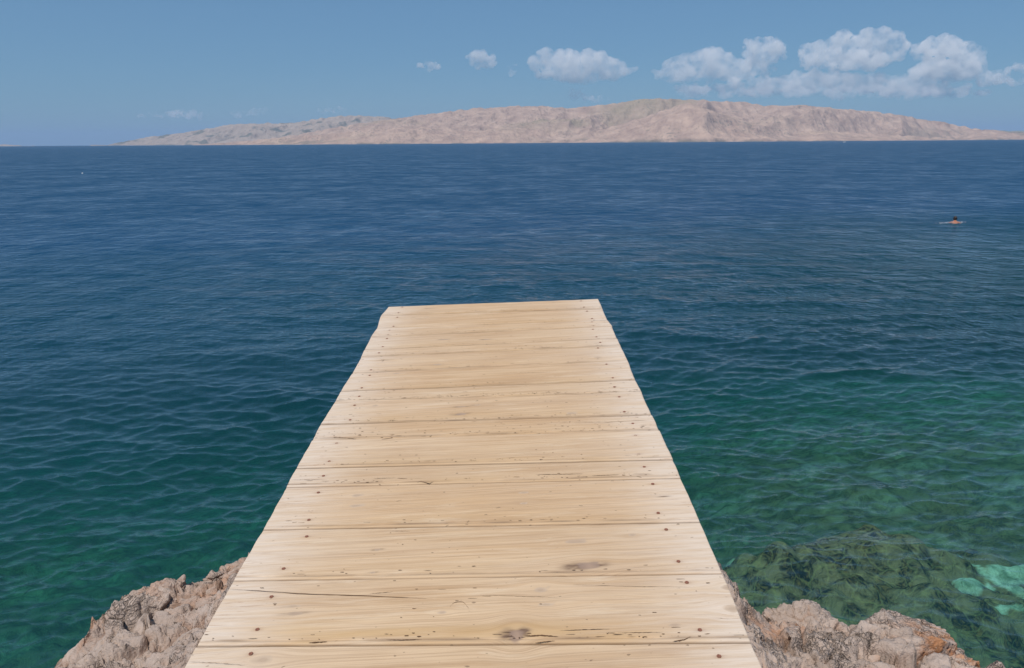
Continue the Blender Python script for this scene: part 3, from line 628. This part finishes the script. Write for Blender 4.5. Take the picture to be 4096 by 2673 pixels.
    for pts, wmm in CR:
        pu = [dock_uv(*q) for q in pts]; mid_ = pu[len(pu)//2]
        s_, t_ = uv_in(mid_[0], mid_[1], A0, B0, A1, B1)
        if 0 <= t_ < 1: sliver(densify(pu), wmm)
    dens = {0: 50, 2: 30, 4: 46, 7: 140, 8: 60, 9: 120, 10: 50, 11: 55, 14: 70, 13: 24, 5: 24, 15: 20, 12: 26}.get(k, 22)
    for _ in range(dens):
        s_ = RG.random(); t_ = 1-(bead+gap+abs(RG.gauss(0, .016 if k not in (9,) else .05)))/wid
        if RG.random() < .15: t_ = RG.random()*.9+.04
        if t_ < .03 or t_ > .985: continue
        a = A0[0]+.01+(B0[0]-A0[0]-.02)*s_; va = A0[1]+(B0[1]-A0[1])*s_; vb = A1[1]+(B1[1]-A1[1])*s_; b = va+(vb-va)*t_
        ln = RG.choice([.004, .006, .009, .014, .03]); wd_ = RG.uniform(1.6, 4.6) if ln < .02 else RG.uniform(1., 2.2)
        dr_ = (B0[1]-A0[1])/(B0[0]-A0[0])
        sliver([(a+ln*(q-.5), b+dr_*ln*(q-.5)+RG.uniform(-.0005, .0005)) for q in (0, .2, .5, .8, 1)], wd_)
    if k == 14: # pale curved scratch
        pts = [(1800, 2434), (1803, 2424), (1815, 2413), (1835, 2408), (1852, 2410), (1862, 2418), (1868, 2428), (1876, 2434), (1874, 2446), (1886, 2450)]
        sliver(densify([dock_uv(*q) for q in pts], 22), 2.4)
    if k == 1:
        for pts in ([(1646, 1284), (1646, 1270), (1668, 1272)], [(1660, 1277), (1690, 1277), (1706, 1266)], [(1662, 1297), (1666, 1300)]): sliver(densify([dock_uv(*q) for q in pts], 8), 2.5)
    if sl_v:
        a = np.array(sl_v); V2 = dock_pt(a[:, 0], a[:, 1], np.full(len(a), .0016+max(cup, 0)))-PL; V_ = np.concatenate([V_, V2])
    ex = len(sl_v)
    f1_ = np.concatenate([np.stack([kr*.5*1, kd, bl], 1), np.tile([1., 0, 0], (ex, 1))])
    f2_ = np.concatenate([np.stack([np.clip(honey, 0, 1), rust, np.clip(grey, 0, 1.5)], 1), np.zeros((ex, 3))])
    gr_ = np.concatenate([grain, np.zeros((ex, 3))])
    pk = mesh_np('plank', V_, allf, [M_wood[0], M_dark], parent=pier, mi=mi, attrs={'grain': ('FLOAT_VECTOR', gr_), 'feat': ('FLOAT_VECTOR', f1_), 'feat2': ('FLOAT_VECTOR', f2_)})
    pk['group'] = 'planks of the pier deck'
    for n_ in nail_uv:
        s_, t_ = uv_in(n_[0], n_[1], A0, B0, A1, B1)
        if 0 <= t_ < 1 and -.05 < s_ < 1.05:
            if nail_me is None:
                bm = bmesh.new(); prev = None; rings = []
                for rr, zz in ((.0066, 0), (.0062, .0016), (.0046, .0021), (.0030, .0012), (.0026, .0004)):
                    rings.append([bm.verts.new((rr*math.cos(a*math.pi/8)*(1.06 if a % 3 else .92), rr*math.sin(a*math.pi/8), zz)) for a in range(16)])
                for a_, b_ in zip(rings, rings[1:]):
                    for i in range(16): bm.faces.new((a_[i], a_[(i+1) % 16], b_[(i+1) % 16], b_[i]))
                bm.faces.new(rings[-1])
                nail_me = bpy.data.meshes.new('nail'); bm.to_mesh(nail_me); bm.free(); nail_me.materials.append(M_rust)
                for p_ in nail_me.polygons: p_.use_smooth = True
            o = bpy.data.objects.new('nail', nail_me); COL.objects.link(o); o.parent = pk
            P_ = dock_pt(np.array(n_[0]), np.array(n_[1]), np.array(.0006))-PL
            ang = RG.uniform(0, 3)
            c_, s__ = math.cos(ang), math.sin(ang); X_ = UD*c_+VD*s__; Y_ = -UD*s__+VD*c_
            o.matrix_local = Matrix(((X_[0], Y_[0], ND[0], P_[0]), (X_[1], Y_[1], ND[1], P_[1]), (X_[2], Y_[2], ND[2], P_[2]), (0, 0, 0, 1)))
# joists below the deck
for uu in (-.80, -.19, .42):
    a, b = 5.42-.055*(uu+1), .12
    vs_ = []
    for v_ in (a, b):
        for du, dz in ((-.045, -.031), (.045, -.031), (.045, -.17), (-.045, -.17)): vs_.append(dock_pt(np.array(uu+du), np.array(v_), np.array(dz))-PL)
    mesh_np('joist', vs_, [(0, 1, 2, 3), (7, 6, 5, 4), (0, 4, 5, 1), (1, 5, 6, 2), (2, 6, 7, 3), (3, 7, 4, 0)], M_beam, parent=pier, smooth=False)

# ------------------------------------------------------------------ mortar footing the deck rests on
def build_footing():
    xs = axis([(-1.22, -.84, .007), (-.84, .58, .03), (.58, 1.06, .007)]); ys = axis([(1.0, 2.0, .03), (2.0, 3.15, .008)])
    X, Y = np.meshgrid(xs, ys, indexing='ij'); x, y = X.ravel(), Y.ravel(); p = np.stack([x, y, 0*x], 1)
    deck = HC-HD*ND[2]  # rough plane height
    zt = (HC*ND[2]-HD-x*ND[0]-y*ND[1])/ND[2]-.045          # underside of the planks
    n = fbm(p*7, 3, 200)
    lw = -.95-.07*sstep(y, 2.75, 2.2)+.03*n; rw = .66+.05*sstep(y, 2.75, 2.0)+.02*n
    out = np.maximum(np.maximum(lw-x, x-rw), (y-(2.72+.05*n))*1.)
    inner = np.clip(np.maximum(-.95-x, x-.66), 0, 1)
    zb = zt-.035-inner*.9-np.clip(out, 0, 1)*4; p = np.stack([x, y, zb], 1)
    z = zb + .016*fbm(p*14, 4, 210)+.004*fbm(p*45, 2, 211)
    cx, _ = crag(p*16, 230); z += .005*cx
    z = np.maximum(z, 1.6)
    return tag(mesh_np('mortar_footing', np.stack([x, y, z], 1), gridf(len(xs), len(ys))[:, ::-1], M_mortar), 'rough beige pebbly mortar footing under the near end of the pier', 'footing')
build_footing()

# ------------------------------------------------------------------ swimmer
def skin_mesh(name, pts, edges, radii, mat, parent=None, sub=2):
    me = bpy.data.meshes.new(name); me.from_pydata([tuple(p) for p in pts], edges, []); me.update()
    o = bpy.data.objects.new(name, me); COL.objects.link(o)
    m = o.modifiers.new('skin', 'SKIN'); m.use_smooth_shade = True
    for i, r in enumerate(radii):
        sv_ = me.skin_vertices[0].data[i]; sv_.radius = (r, r*.82) if not isinstance(r, tuple) else r; sv_.use_root = i == 0
    s = o.modifiers.new('sub', 'SUBSURF'); s.levels = sub; s.render_levels = sub
    me.materials.append(mat)
    if parent is not None: o.parent = parent
    return o
M_skin = simple('sun_tanned_skin', (.40, .175, .11), .45, .5, .1, 8); M_hair = simple('dark_wet_hair', (.028, .018, .014), .4, .5, .4, 60)
M_trunks = simple('dark_blue_cloth', (.02, .03, .06), .7)
def build_swimmer():
    loc = at_z(3819, 893, 0); g = empty('person', loc); g.rotation_euler = (0, 0, math.radians(-28)); g.scale = (.88, .88, .88)
    tag(g, 'swimmer with short dark hair and bare shoulders doing breaststroke far out on the right', 'person')
    # local axes: +Y swimming direction, z up; water at 0
    P = [(0, -.62, -.20), (0, -.38, -.12), (0, -.12, -.02), (0, .02, .05), (0, .10, .12), (0, .14, .20),       # pelvis .. head
         (-.19, .0, .02), (-.40, .10, -.09), (-.60, .22, -.11), (.19, .0, .02), (.40, .10, -.09), (.60, .22, -.11),
         (-.11, -.72, -.23), (-.2, -1.08, -.25), (-.3, -1.42, -.16), (.11, -.72, -.23), (.22, -1.08, -.25), (.3, -1.42, -.18),
         (0, .16, .28)]
    E_ = [(0, 1), (1, 2), (2, 3), (3, 4), (4, 5), (5, 18), (3, 6), (6, 7), (7, 8), (3, 9), (9, 10), (10, 11), (0, 12), (12, 13), (13, 14), (0, 15), (15, 16), (16, 17)]
    R = [(.16, .11), (.145, .10), (.17, .11), (.15, .09), .06, .085, .075, .045, .03, .075, .045, .03, .085, .06, .04, .085, .06, .04, .075]
    for side, wi in ((-1, 8), (1, 11)):       # five fingers on each hand
        w = P[wi]; f = Vector((side*.85, .5, -.05)).normalized(); c = Vector((f.y, -f.x, 0))*side
        pi = len(P); P.append((w[0]+f.x*.06, w[1]+f.y*.06, w[2])); E_.append((wi, pi)); R.append((.034, .016))
        for j in range(4):
            q = Vector(P[pi])+c*(.026*(j-1.5))+f*.035; P.append(tuple(q)); E_.append((pi, len(P)-1)); R.append(.009)
            q2 = q+f*(.05, .06, .055, .045)[j]+Vector((0, 0, -.012)); P.append(tuple(q2)); E_.append((len(P)-2, len(P)-1)); R.append(.007)
        q = Vector(w)+c*-.035*1+f*.04; P.append(tuple(q)); E_.append((wi, len(P)-1)); R.append(.010)
        q2 = q+f*.035+c*-.02; P.append(tuple(q2)); E_.append((len(P)-2, len(P)-1)); R.append(.008)
    skin_mesh('body', P, E_, R, M_skin, g)
    # hair: shell over the back and crown of the head
    bm = bmesh.new(); bmesh.ops.create_icosphere(bm, subdivisions=4, radius=1)
    for v in bm.verts:
        n = v.co.copy(); k = 1+.05*math.sin(n.x*9+n.z*7)+.04*math.sin(n.y*13)
        v.co = Vector((n.x*.098*k, n.y*.112*k-.012, n.z*.125*k))
        if n.y > .25 and n.z < .45: v.co.y = min(v.co.y, .035)
        if n.z < -.5: v.co *= .86
        v.co += Vector((0, .14, .245))
    me = bpy.data.meshes.new('hair'); bm.to_mesh(me); bm.free(); me.materials.append(M_hair)
    for p_ in me.polygons: p_.use_smooth = True
    h = bpy.data.objects.new('hair', me); COL.objects.link(h); h.parent = g
    # trunks
    bm = bmesh.new(); bmesh.ops.create_icosphere(bm, subdivisions=3, radius=1)
    for v in bm.verts: v.co = Vector((v.co.x*.185, v.co.y*.17-.64, v.co.z*.125-.205))
    me = bpy.data.meshes.new('swim_trunks'); bm.to_mesh(me); bm.free(); me.materials.append(M_trunks)
    o = bpy.data.objects.new('swim_trunks', me); COL.objects.link(o); o.parent = g
    return loc
sw = build_swimmer()
def foam_material():
    t = NT('thin_foam'); n = t.noise(t.mapv(t.obj(), (5, 9, 1)), 1, 5, .7)
    b = t.n('BsdfDiffuse', Color=(.62, .62, .66)); tr = t.n('BsdfTransparent')
    m = t.n('MixShader', i0=t.math('MULTIPLY', t.ramp(n, [(.42, 0.), (.6, 1.)]), t.attr('edge')), i1=tr.outputs[0], i2=b.outputs[0])
    t.t.links.new(m.outputs[0], t.out.inputs[0]); return t.m
def build_wake():
    # two churned ripples trailing left and right of the shoulders, raised a few centimetres
    vs = []; ed = []; fs = []
    for (x0, y0, x1, y1, w) in ((-.1, -.08, -1.15, -.35, .07), (.1, .02, .62, .08, .04)):
        n = 40; o = len(vs)
        for i in range(n):
            t = i/(n-1); cx = x0+(x1-x0)*t; cy = y0+(y1-y0)*t+.05*math.sin(t*9); ww = w*(1-.6*t)
            for j, (dy, dz) in enumerate(((-1, .02), (-.5, .06), (0, .075), (.5, .06), (1, .02))):
                vs.append((cx, cy+dy*ww, dz*(1-.4*t)+.012*math.sin(t*40+j))); ed.append((1-abs(dy))*min(1, 8*(1-t))*min(1, 12*t+.3)+.1)
        for i in range(n-1):
            for j in range(4): a = o+i*5+j; fs.append((a, a+1, a+6, a+5))
    o = mesh_np('wake', vs, fs, foam_material(), attrs={'edge': ('FLOAT', ed)}); o.location = (sw[0], sw[1], .0)
    return tag(o, kind='structure')
build_wake()

# ------------------------------------------------------------------ boat and buoy
M_white = simple('white_gelcoat', (.80, .80, .78), .3, .5, .04); M_glass = simple('dark_windscreen', (.04, .05, .06), .15, .6); M_motor = simple('black_motor_cover', (.03, .03, .035), .4)
def build_boat():
    loc = at_z(3377, 569.5, 0); loc = np.array([loc[0]*1500/loc[1], 1500, 0])
    g = empty('motor_boat', loc); g.rotation_euler = (0, 0, math.radians(12)); tag(g, 'small white motorboat in front of the right part of the island shore', 'boat')
    n = 15; vs = []
    for i in range(n):
        t = i/(n-1); x = -2.9+5.8*t; b = 1.05*(1-max(0, (t-.45)/.55)**2.2); sh = .75+.35*t**2
        for yy, zz in ((-b, sh), (-b*.92, .25), (-b*.55, -.15), (0, -.32), (b*.55, -.15), (b*.92, .25), (b, sh), (b*.86, sh-.02), (b*.8, sh-.38), (-b*.8, sh-.38), (-b*.86, sh-.02)): vs.append((x, yy, zz))
    fs = []
    for i in range(n-1):
        for j in range(11): a = i*11+j; b_ = i*11+(j+1) % 11; fs.append((a, b_, b_+11, a+11))
    fs.append(tuple(range(10, -1, -1))); fs.append(tuple((n-1)*11+j for j in range(11)))
    mesh_np('hull', vs, fs, M_white, parent=g)
    mesh_np('foredeck', [(.6, -.95, .86), (2.75, -.12, 1.1), (2.75, .12, 1.1), (.6, .95, .86), (.6, -.8, 1.12), (2.2, -.1, 1.2), (2.2, .1, 1.2), (.6, .8, 1.12)], [(0, 1, 5, 4), (1, 2, 6, 5), (2, 3, 7, 6), (4, 5, 6, 7), (0, 4, 7, 3)], M_white, parent=g, smooth=False)
    mesh_np('windscreen', [(.75, -.78, 1.1), (.75, .78, 1.1), (.4, .68, 1.62), (.4, -.68, 1.62), (.70, -.78, 1.1), (.70, .78, 1.1), (.35, .68, 1.62), (.35, -.68, 1.62)], [(0, 1, 2, 3), (7, 6, 5, 4), (0, 3, 7, 4), (1, 5, 6, 2), (3, 2, 6, 7)], M_glass, parent=g, smooth=False)
    mesh_np('outboard_motor', [(-3.3, -.22, .55), (-2.9, -.22, .55), (-2.9, .22, .55), (-3.3, .22, .55), (-3.35, -.17, 1.25), (-2.95, -.2, 1.3), (-2.95, .2, 1.3), (-3.35, .17, 1.25), (-3.15, -.07, -.5), (-3.0, -.07, -.5), (-3.0, .07, -.5), (-3.15, .07, -.5)], [(0, 1, 5, 4), (1, 2, 6, 5), (2, 3, 7, 6), (3, 0, 4, 7), (4, 5, 6, 7), (0, 8, 9, 1), (1, 9, 10, 2), (2, 10, 11, 3), (3, 11, 8, 0)], M_motor, parent=g, smooth=False)
build_boat()
def build_buoy():
    loc = at_z(330, 695, 0); g = empty('buoy', (loc[0], loc[1], 0)); g.scale = (.6, .6, .6); tag(g, 'tiny white float on open water at the far left', 'buoy')
    def lathe(prof, n=20):
        vs = [(r*math.cos(a*2*math.pi/n), r*math.sin(a*2*math.pi/n), z) for r, z in prof for a in range(n)]
        fs = [(i*n+j, i*n+(j+1) % n, (i+1)*n+(j+1) % n, (i+1)*n+j) for i in range(len(prof)-1) for j in range(n)]
        return vs, fs+[tuple(range(n-1, -1, -1)), tuple((len(prof)-1)*n+j for j in range(n))]
    v, f = lathe([(.06, -.14), (.13, -.1), (.17, .0), (.165, .09), (.12, .17), (.05, .21)]); mesh_np('float', v, f, M_white, parent=g)
    v, f = lathe([(.03, .205), (.03, .27), (.05, .28), (.05, .3), (.02, .31)], 12); mesh_np('eye_ring', v, f, M_motor, parent=g)
build_buoy()

# ------------------------------------------------------------------ clouds, far beyond the haze
def cloud_material(dens):
    t = NT('cloud_vapour_%d' % int(dens*1e5)); nz = t.noise(t.n('NewGeometry').outputs['Position'], 1/520., 6, .68); v = t.n('VolumeScatter', Color=(1., .955, .955), Density=t.math('MULTIPLY', t.ramp(nz, [(.40, .0), (.66, 1.)]), dens*1.7), Anisotropy=0.)
    t.t.links.new(v.outputs[0], t.out.inputs[1]); return t.m
CY = 36000.
def build_cloud(label, lumps, dens, seed, thick=.8, vox=55.):
    """lumps: (px, py, rx px, ry px) of rounded masses in the photograph's 4096 px frame"""
    bm = bmesh.new(); rg = random.Random(seed); mpp = CY/FPX
    for (px, py, rx, ry) in lumps:
        n = max(30, int(rx*ry/45))
        for _ in range(n):
            a = rg.uniform(0, 6.283); q = rg.random()**.5; X = px+1.12*rx*q*math.cos(a); Yp = py+1.1*ry*q*math.sin(a)
            rad = (.20+.55*rg.random()**1.6*(1-.35*q))*min(rx, ry*1.5)*mpp
            c = at_y(X, Yp, CY+rg.uniform(-1, 1)*thick*rx*mpp*.5)
            m = Matrix.Translation(c) @ Matrix.Diagonal((1.15, 1.1, .85, 1))
            bmesh.ops.create_icosphere(bm, subdivisions=2, radius=rad, matrix=m)
    me = bpy.data.meshes.new('cloud'); c0 = at_y(lumps[0][0], lumps[0][1], CY); bmesh.ops.translate(bm, verts=bm.verts, vec=-Vector(c0)); bm.to_mesh(me); bm.free()
    o = bpy.data.objects.new('cloud', me); COL.objects.link(o); o.location = c0
    r = o.modifiers.new('remesh', 'REMESH'); r.mode = 'VOXEL'; r.voxel_size = vox
    for sc, st in ((620., 330.), (240., 190.), (90., 90.)):
        tx = bpy.data.textures.new('cloud_noise', 'CLOUDS'); tx.noise_scale = sc; tx.noise_depth = 3
        d = o.modifiers.new('puff', 'DISPLACE'); d.texture = tx; d.strength = st; d.texture_coords = 'GLOBAL'; d.mid_level = .5
    me.materials.append(cloud_material(dens)); return tag(o, label, 'cloud', 'clouds above the island')
Z = lambda x, y, rx, ry: (1600+x/.9535, 50+y/.9535, rx/.9535, ry/.9535)
build_cloud('tiny flat cloud, leftmost of the puffs high over the island', [Z(110, 206, 32, 13)], .0032, 1, vox=35)
build_cloud('small ragged white puff cloud left of the wide one', [Z(298, 172, 32, 24), Z(330, 185, 30, 22), Z(310, 200, 18, 14)], .0028, 2, vox=35)
build_cloud('faint upright wisp between the small puff and the wide cloud', [Z(430, 218, 16, 22)], .0022, 3, vox=35)
build_cloud('wide white cloud with tapered right tail over the island summit', [Z(545, 185, 40, 42), Z(560, 232, 35, 18), Z(630, 205, 50, 45), Z(680, 205, 60, 42), Z(750, 210, 60, 36), Z(820, 215, 50, 26), Z(880, 218, 28, 10)], .0022, 4)
build_cloud('long low cumulus cloud with bumpy top left of the pink topped puff', [Z(990, 235, 30, 16), Z(1060, 215, 50, 34), Z(1115, 200, 45, 40), Z(1190, 195, 60, 42), Z(1260, 215, 60, 35), Z(1130, 245, 120, 16)], .0019, 5)
build_cloud('compact pink topped cumulus puff above the cloud bank', [Z(1350, 130, 38, 28), Z(1400, 135, 45, 32), Z(1435, 150, 32, 28), Z(1380, 175, 50, 22), Z(1370, 210, 50, 22)], .0024, 6)
build_cloud('broad cumulus cloud with the highest peak, right of the pink topped puff', [Z(1575, 165, 42, 30), Z(1640, 142, 48, 34), Z(1705, 118, 45, 36), Z(1760, 128, 40, 32), Z(1815, 105, 42, 36), Z(1842, 85, 26, 22), Z(1885, 135, 42, 46), Z(1720, 175, 140, 32), Z(1600, 205, 60, 20)], .0024, 7)
build_cloud('tall cumulus cloud sloping down to the right edge of the sky', [Z(2000, 150, 32, 38), Z(2070, 150, 55, 50), Z(2150, 175, 55, 42), Z(2195, 190, 32, 60), Z(2080, 215, 110, 35), Z(2240, 245, 60, 25), Z(2310, 225, 45, 12), Z(2380, 210, 45, 14), Z(2300, 260, 90, 18)], .0024, 8)
build_cloud('pale flat cloud bank lying low behind the cumulus clouds', [Z(1100, 295, 60, 22), Z(1220, 290, 60, 14), Z(1330, 280, 90, 22), Z(1480, 275, 110, 26), Z(1620, 262, 120, 30), Z(1780, 270, 120, 26), Z(1920, 275, 120, 26), Z(2060, 285, 110, 20), Z(1700, 300, 420, 20), Z(1250, 300, 180, 20), Z(2000, 305, 250, 18)], .0017, 9, vox=80)
build_cloud('small faint puff just above the left shoulder of the summit', [Z(665, 310, 18, 16), Z(690, 300, 10, 10), Z(715, 322, 30, 12), Z(745, 330, 45, 12)], .0018, 10, vox=40)
build_cloud('long faint pink streak cloud low over the left end of the island', [(600, 462, 50, 9), (680, 458, 60, 11), (740, 455, 50, 12), (790, 462, 40, 10), (700, 462, 90, 9)], .0019, 11, vox=40)
build_cloud('short faint streak cloud right of the long pink streak', [(970, 455, 45, 12), (1030, 445, 34, 14), (1000, 451, 40, 11)], .0015, 12, vox=40)
build_cloud('short faint streak cloud just above the back headland', [(1340, 441, 44, 11), (1300, 444, 40, 8)], .0018, 13, vox=40)

# ------------------------------------------------------------------ haze
hm = NT('air_haze'); hv = hm.n('VolumePrincipled'); hv.inputs['Color'].default_value = (.50, .68, .93, 1); hv.inputs['Density'].default_value = 5.4e-5; hv.inputs['Anisotropy'].default_value = .0
hm.t.links.new(hv.outputs[0], hm.out.inputs[1])
x0, x1, y0, y1, z0, z1 = -28000, 28000, -400, 27500, -45, 420
hz = mesh_np('haze', [(x0, y0, z0), (x1, y0, z0), (x1, y1, z0), (x0, y1, z0), (x0, y0, z1), (x1, y0, z1), (x1, y1, z1), (x0, y1, z1)], [(3, 2, 1, 0), (4, 5, 6, 7), (0, 1, 5, 4), (1, 2, 6, 5), (2, 3, 7, 6), (3, 0, 4, 7)], hm.m, smooth=False)
tag(hz, kind='stuff')
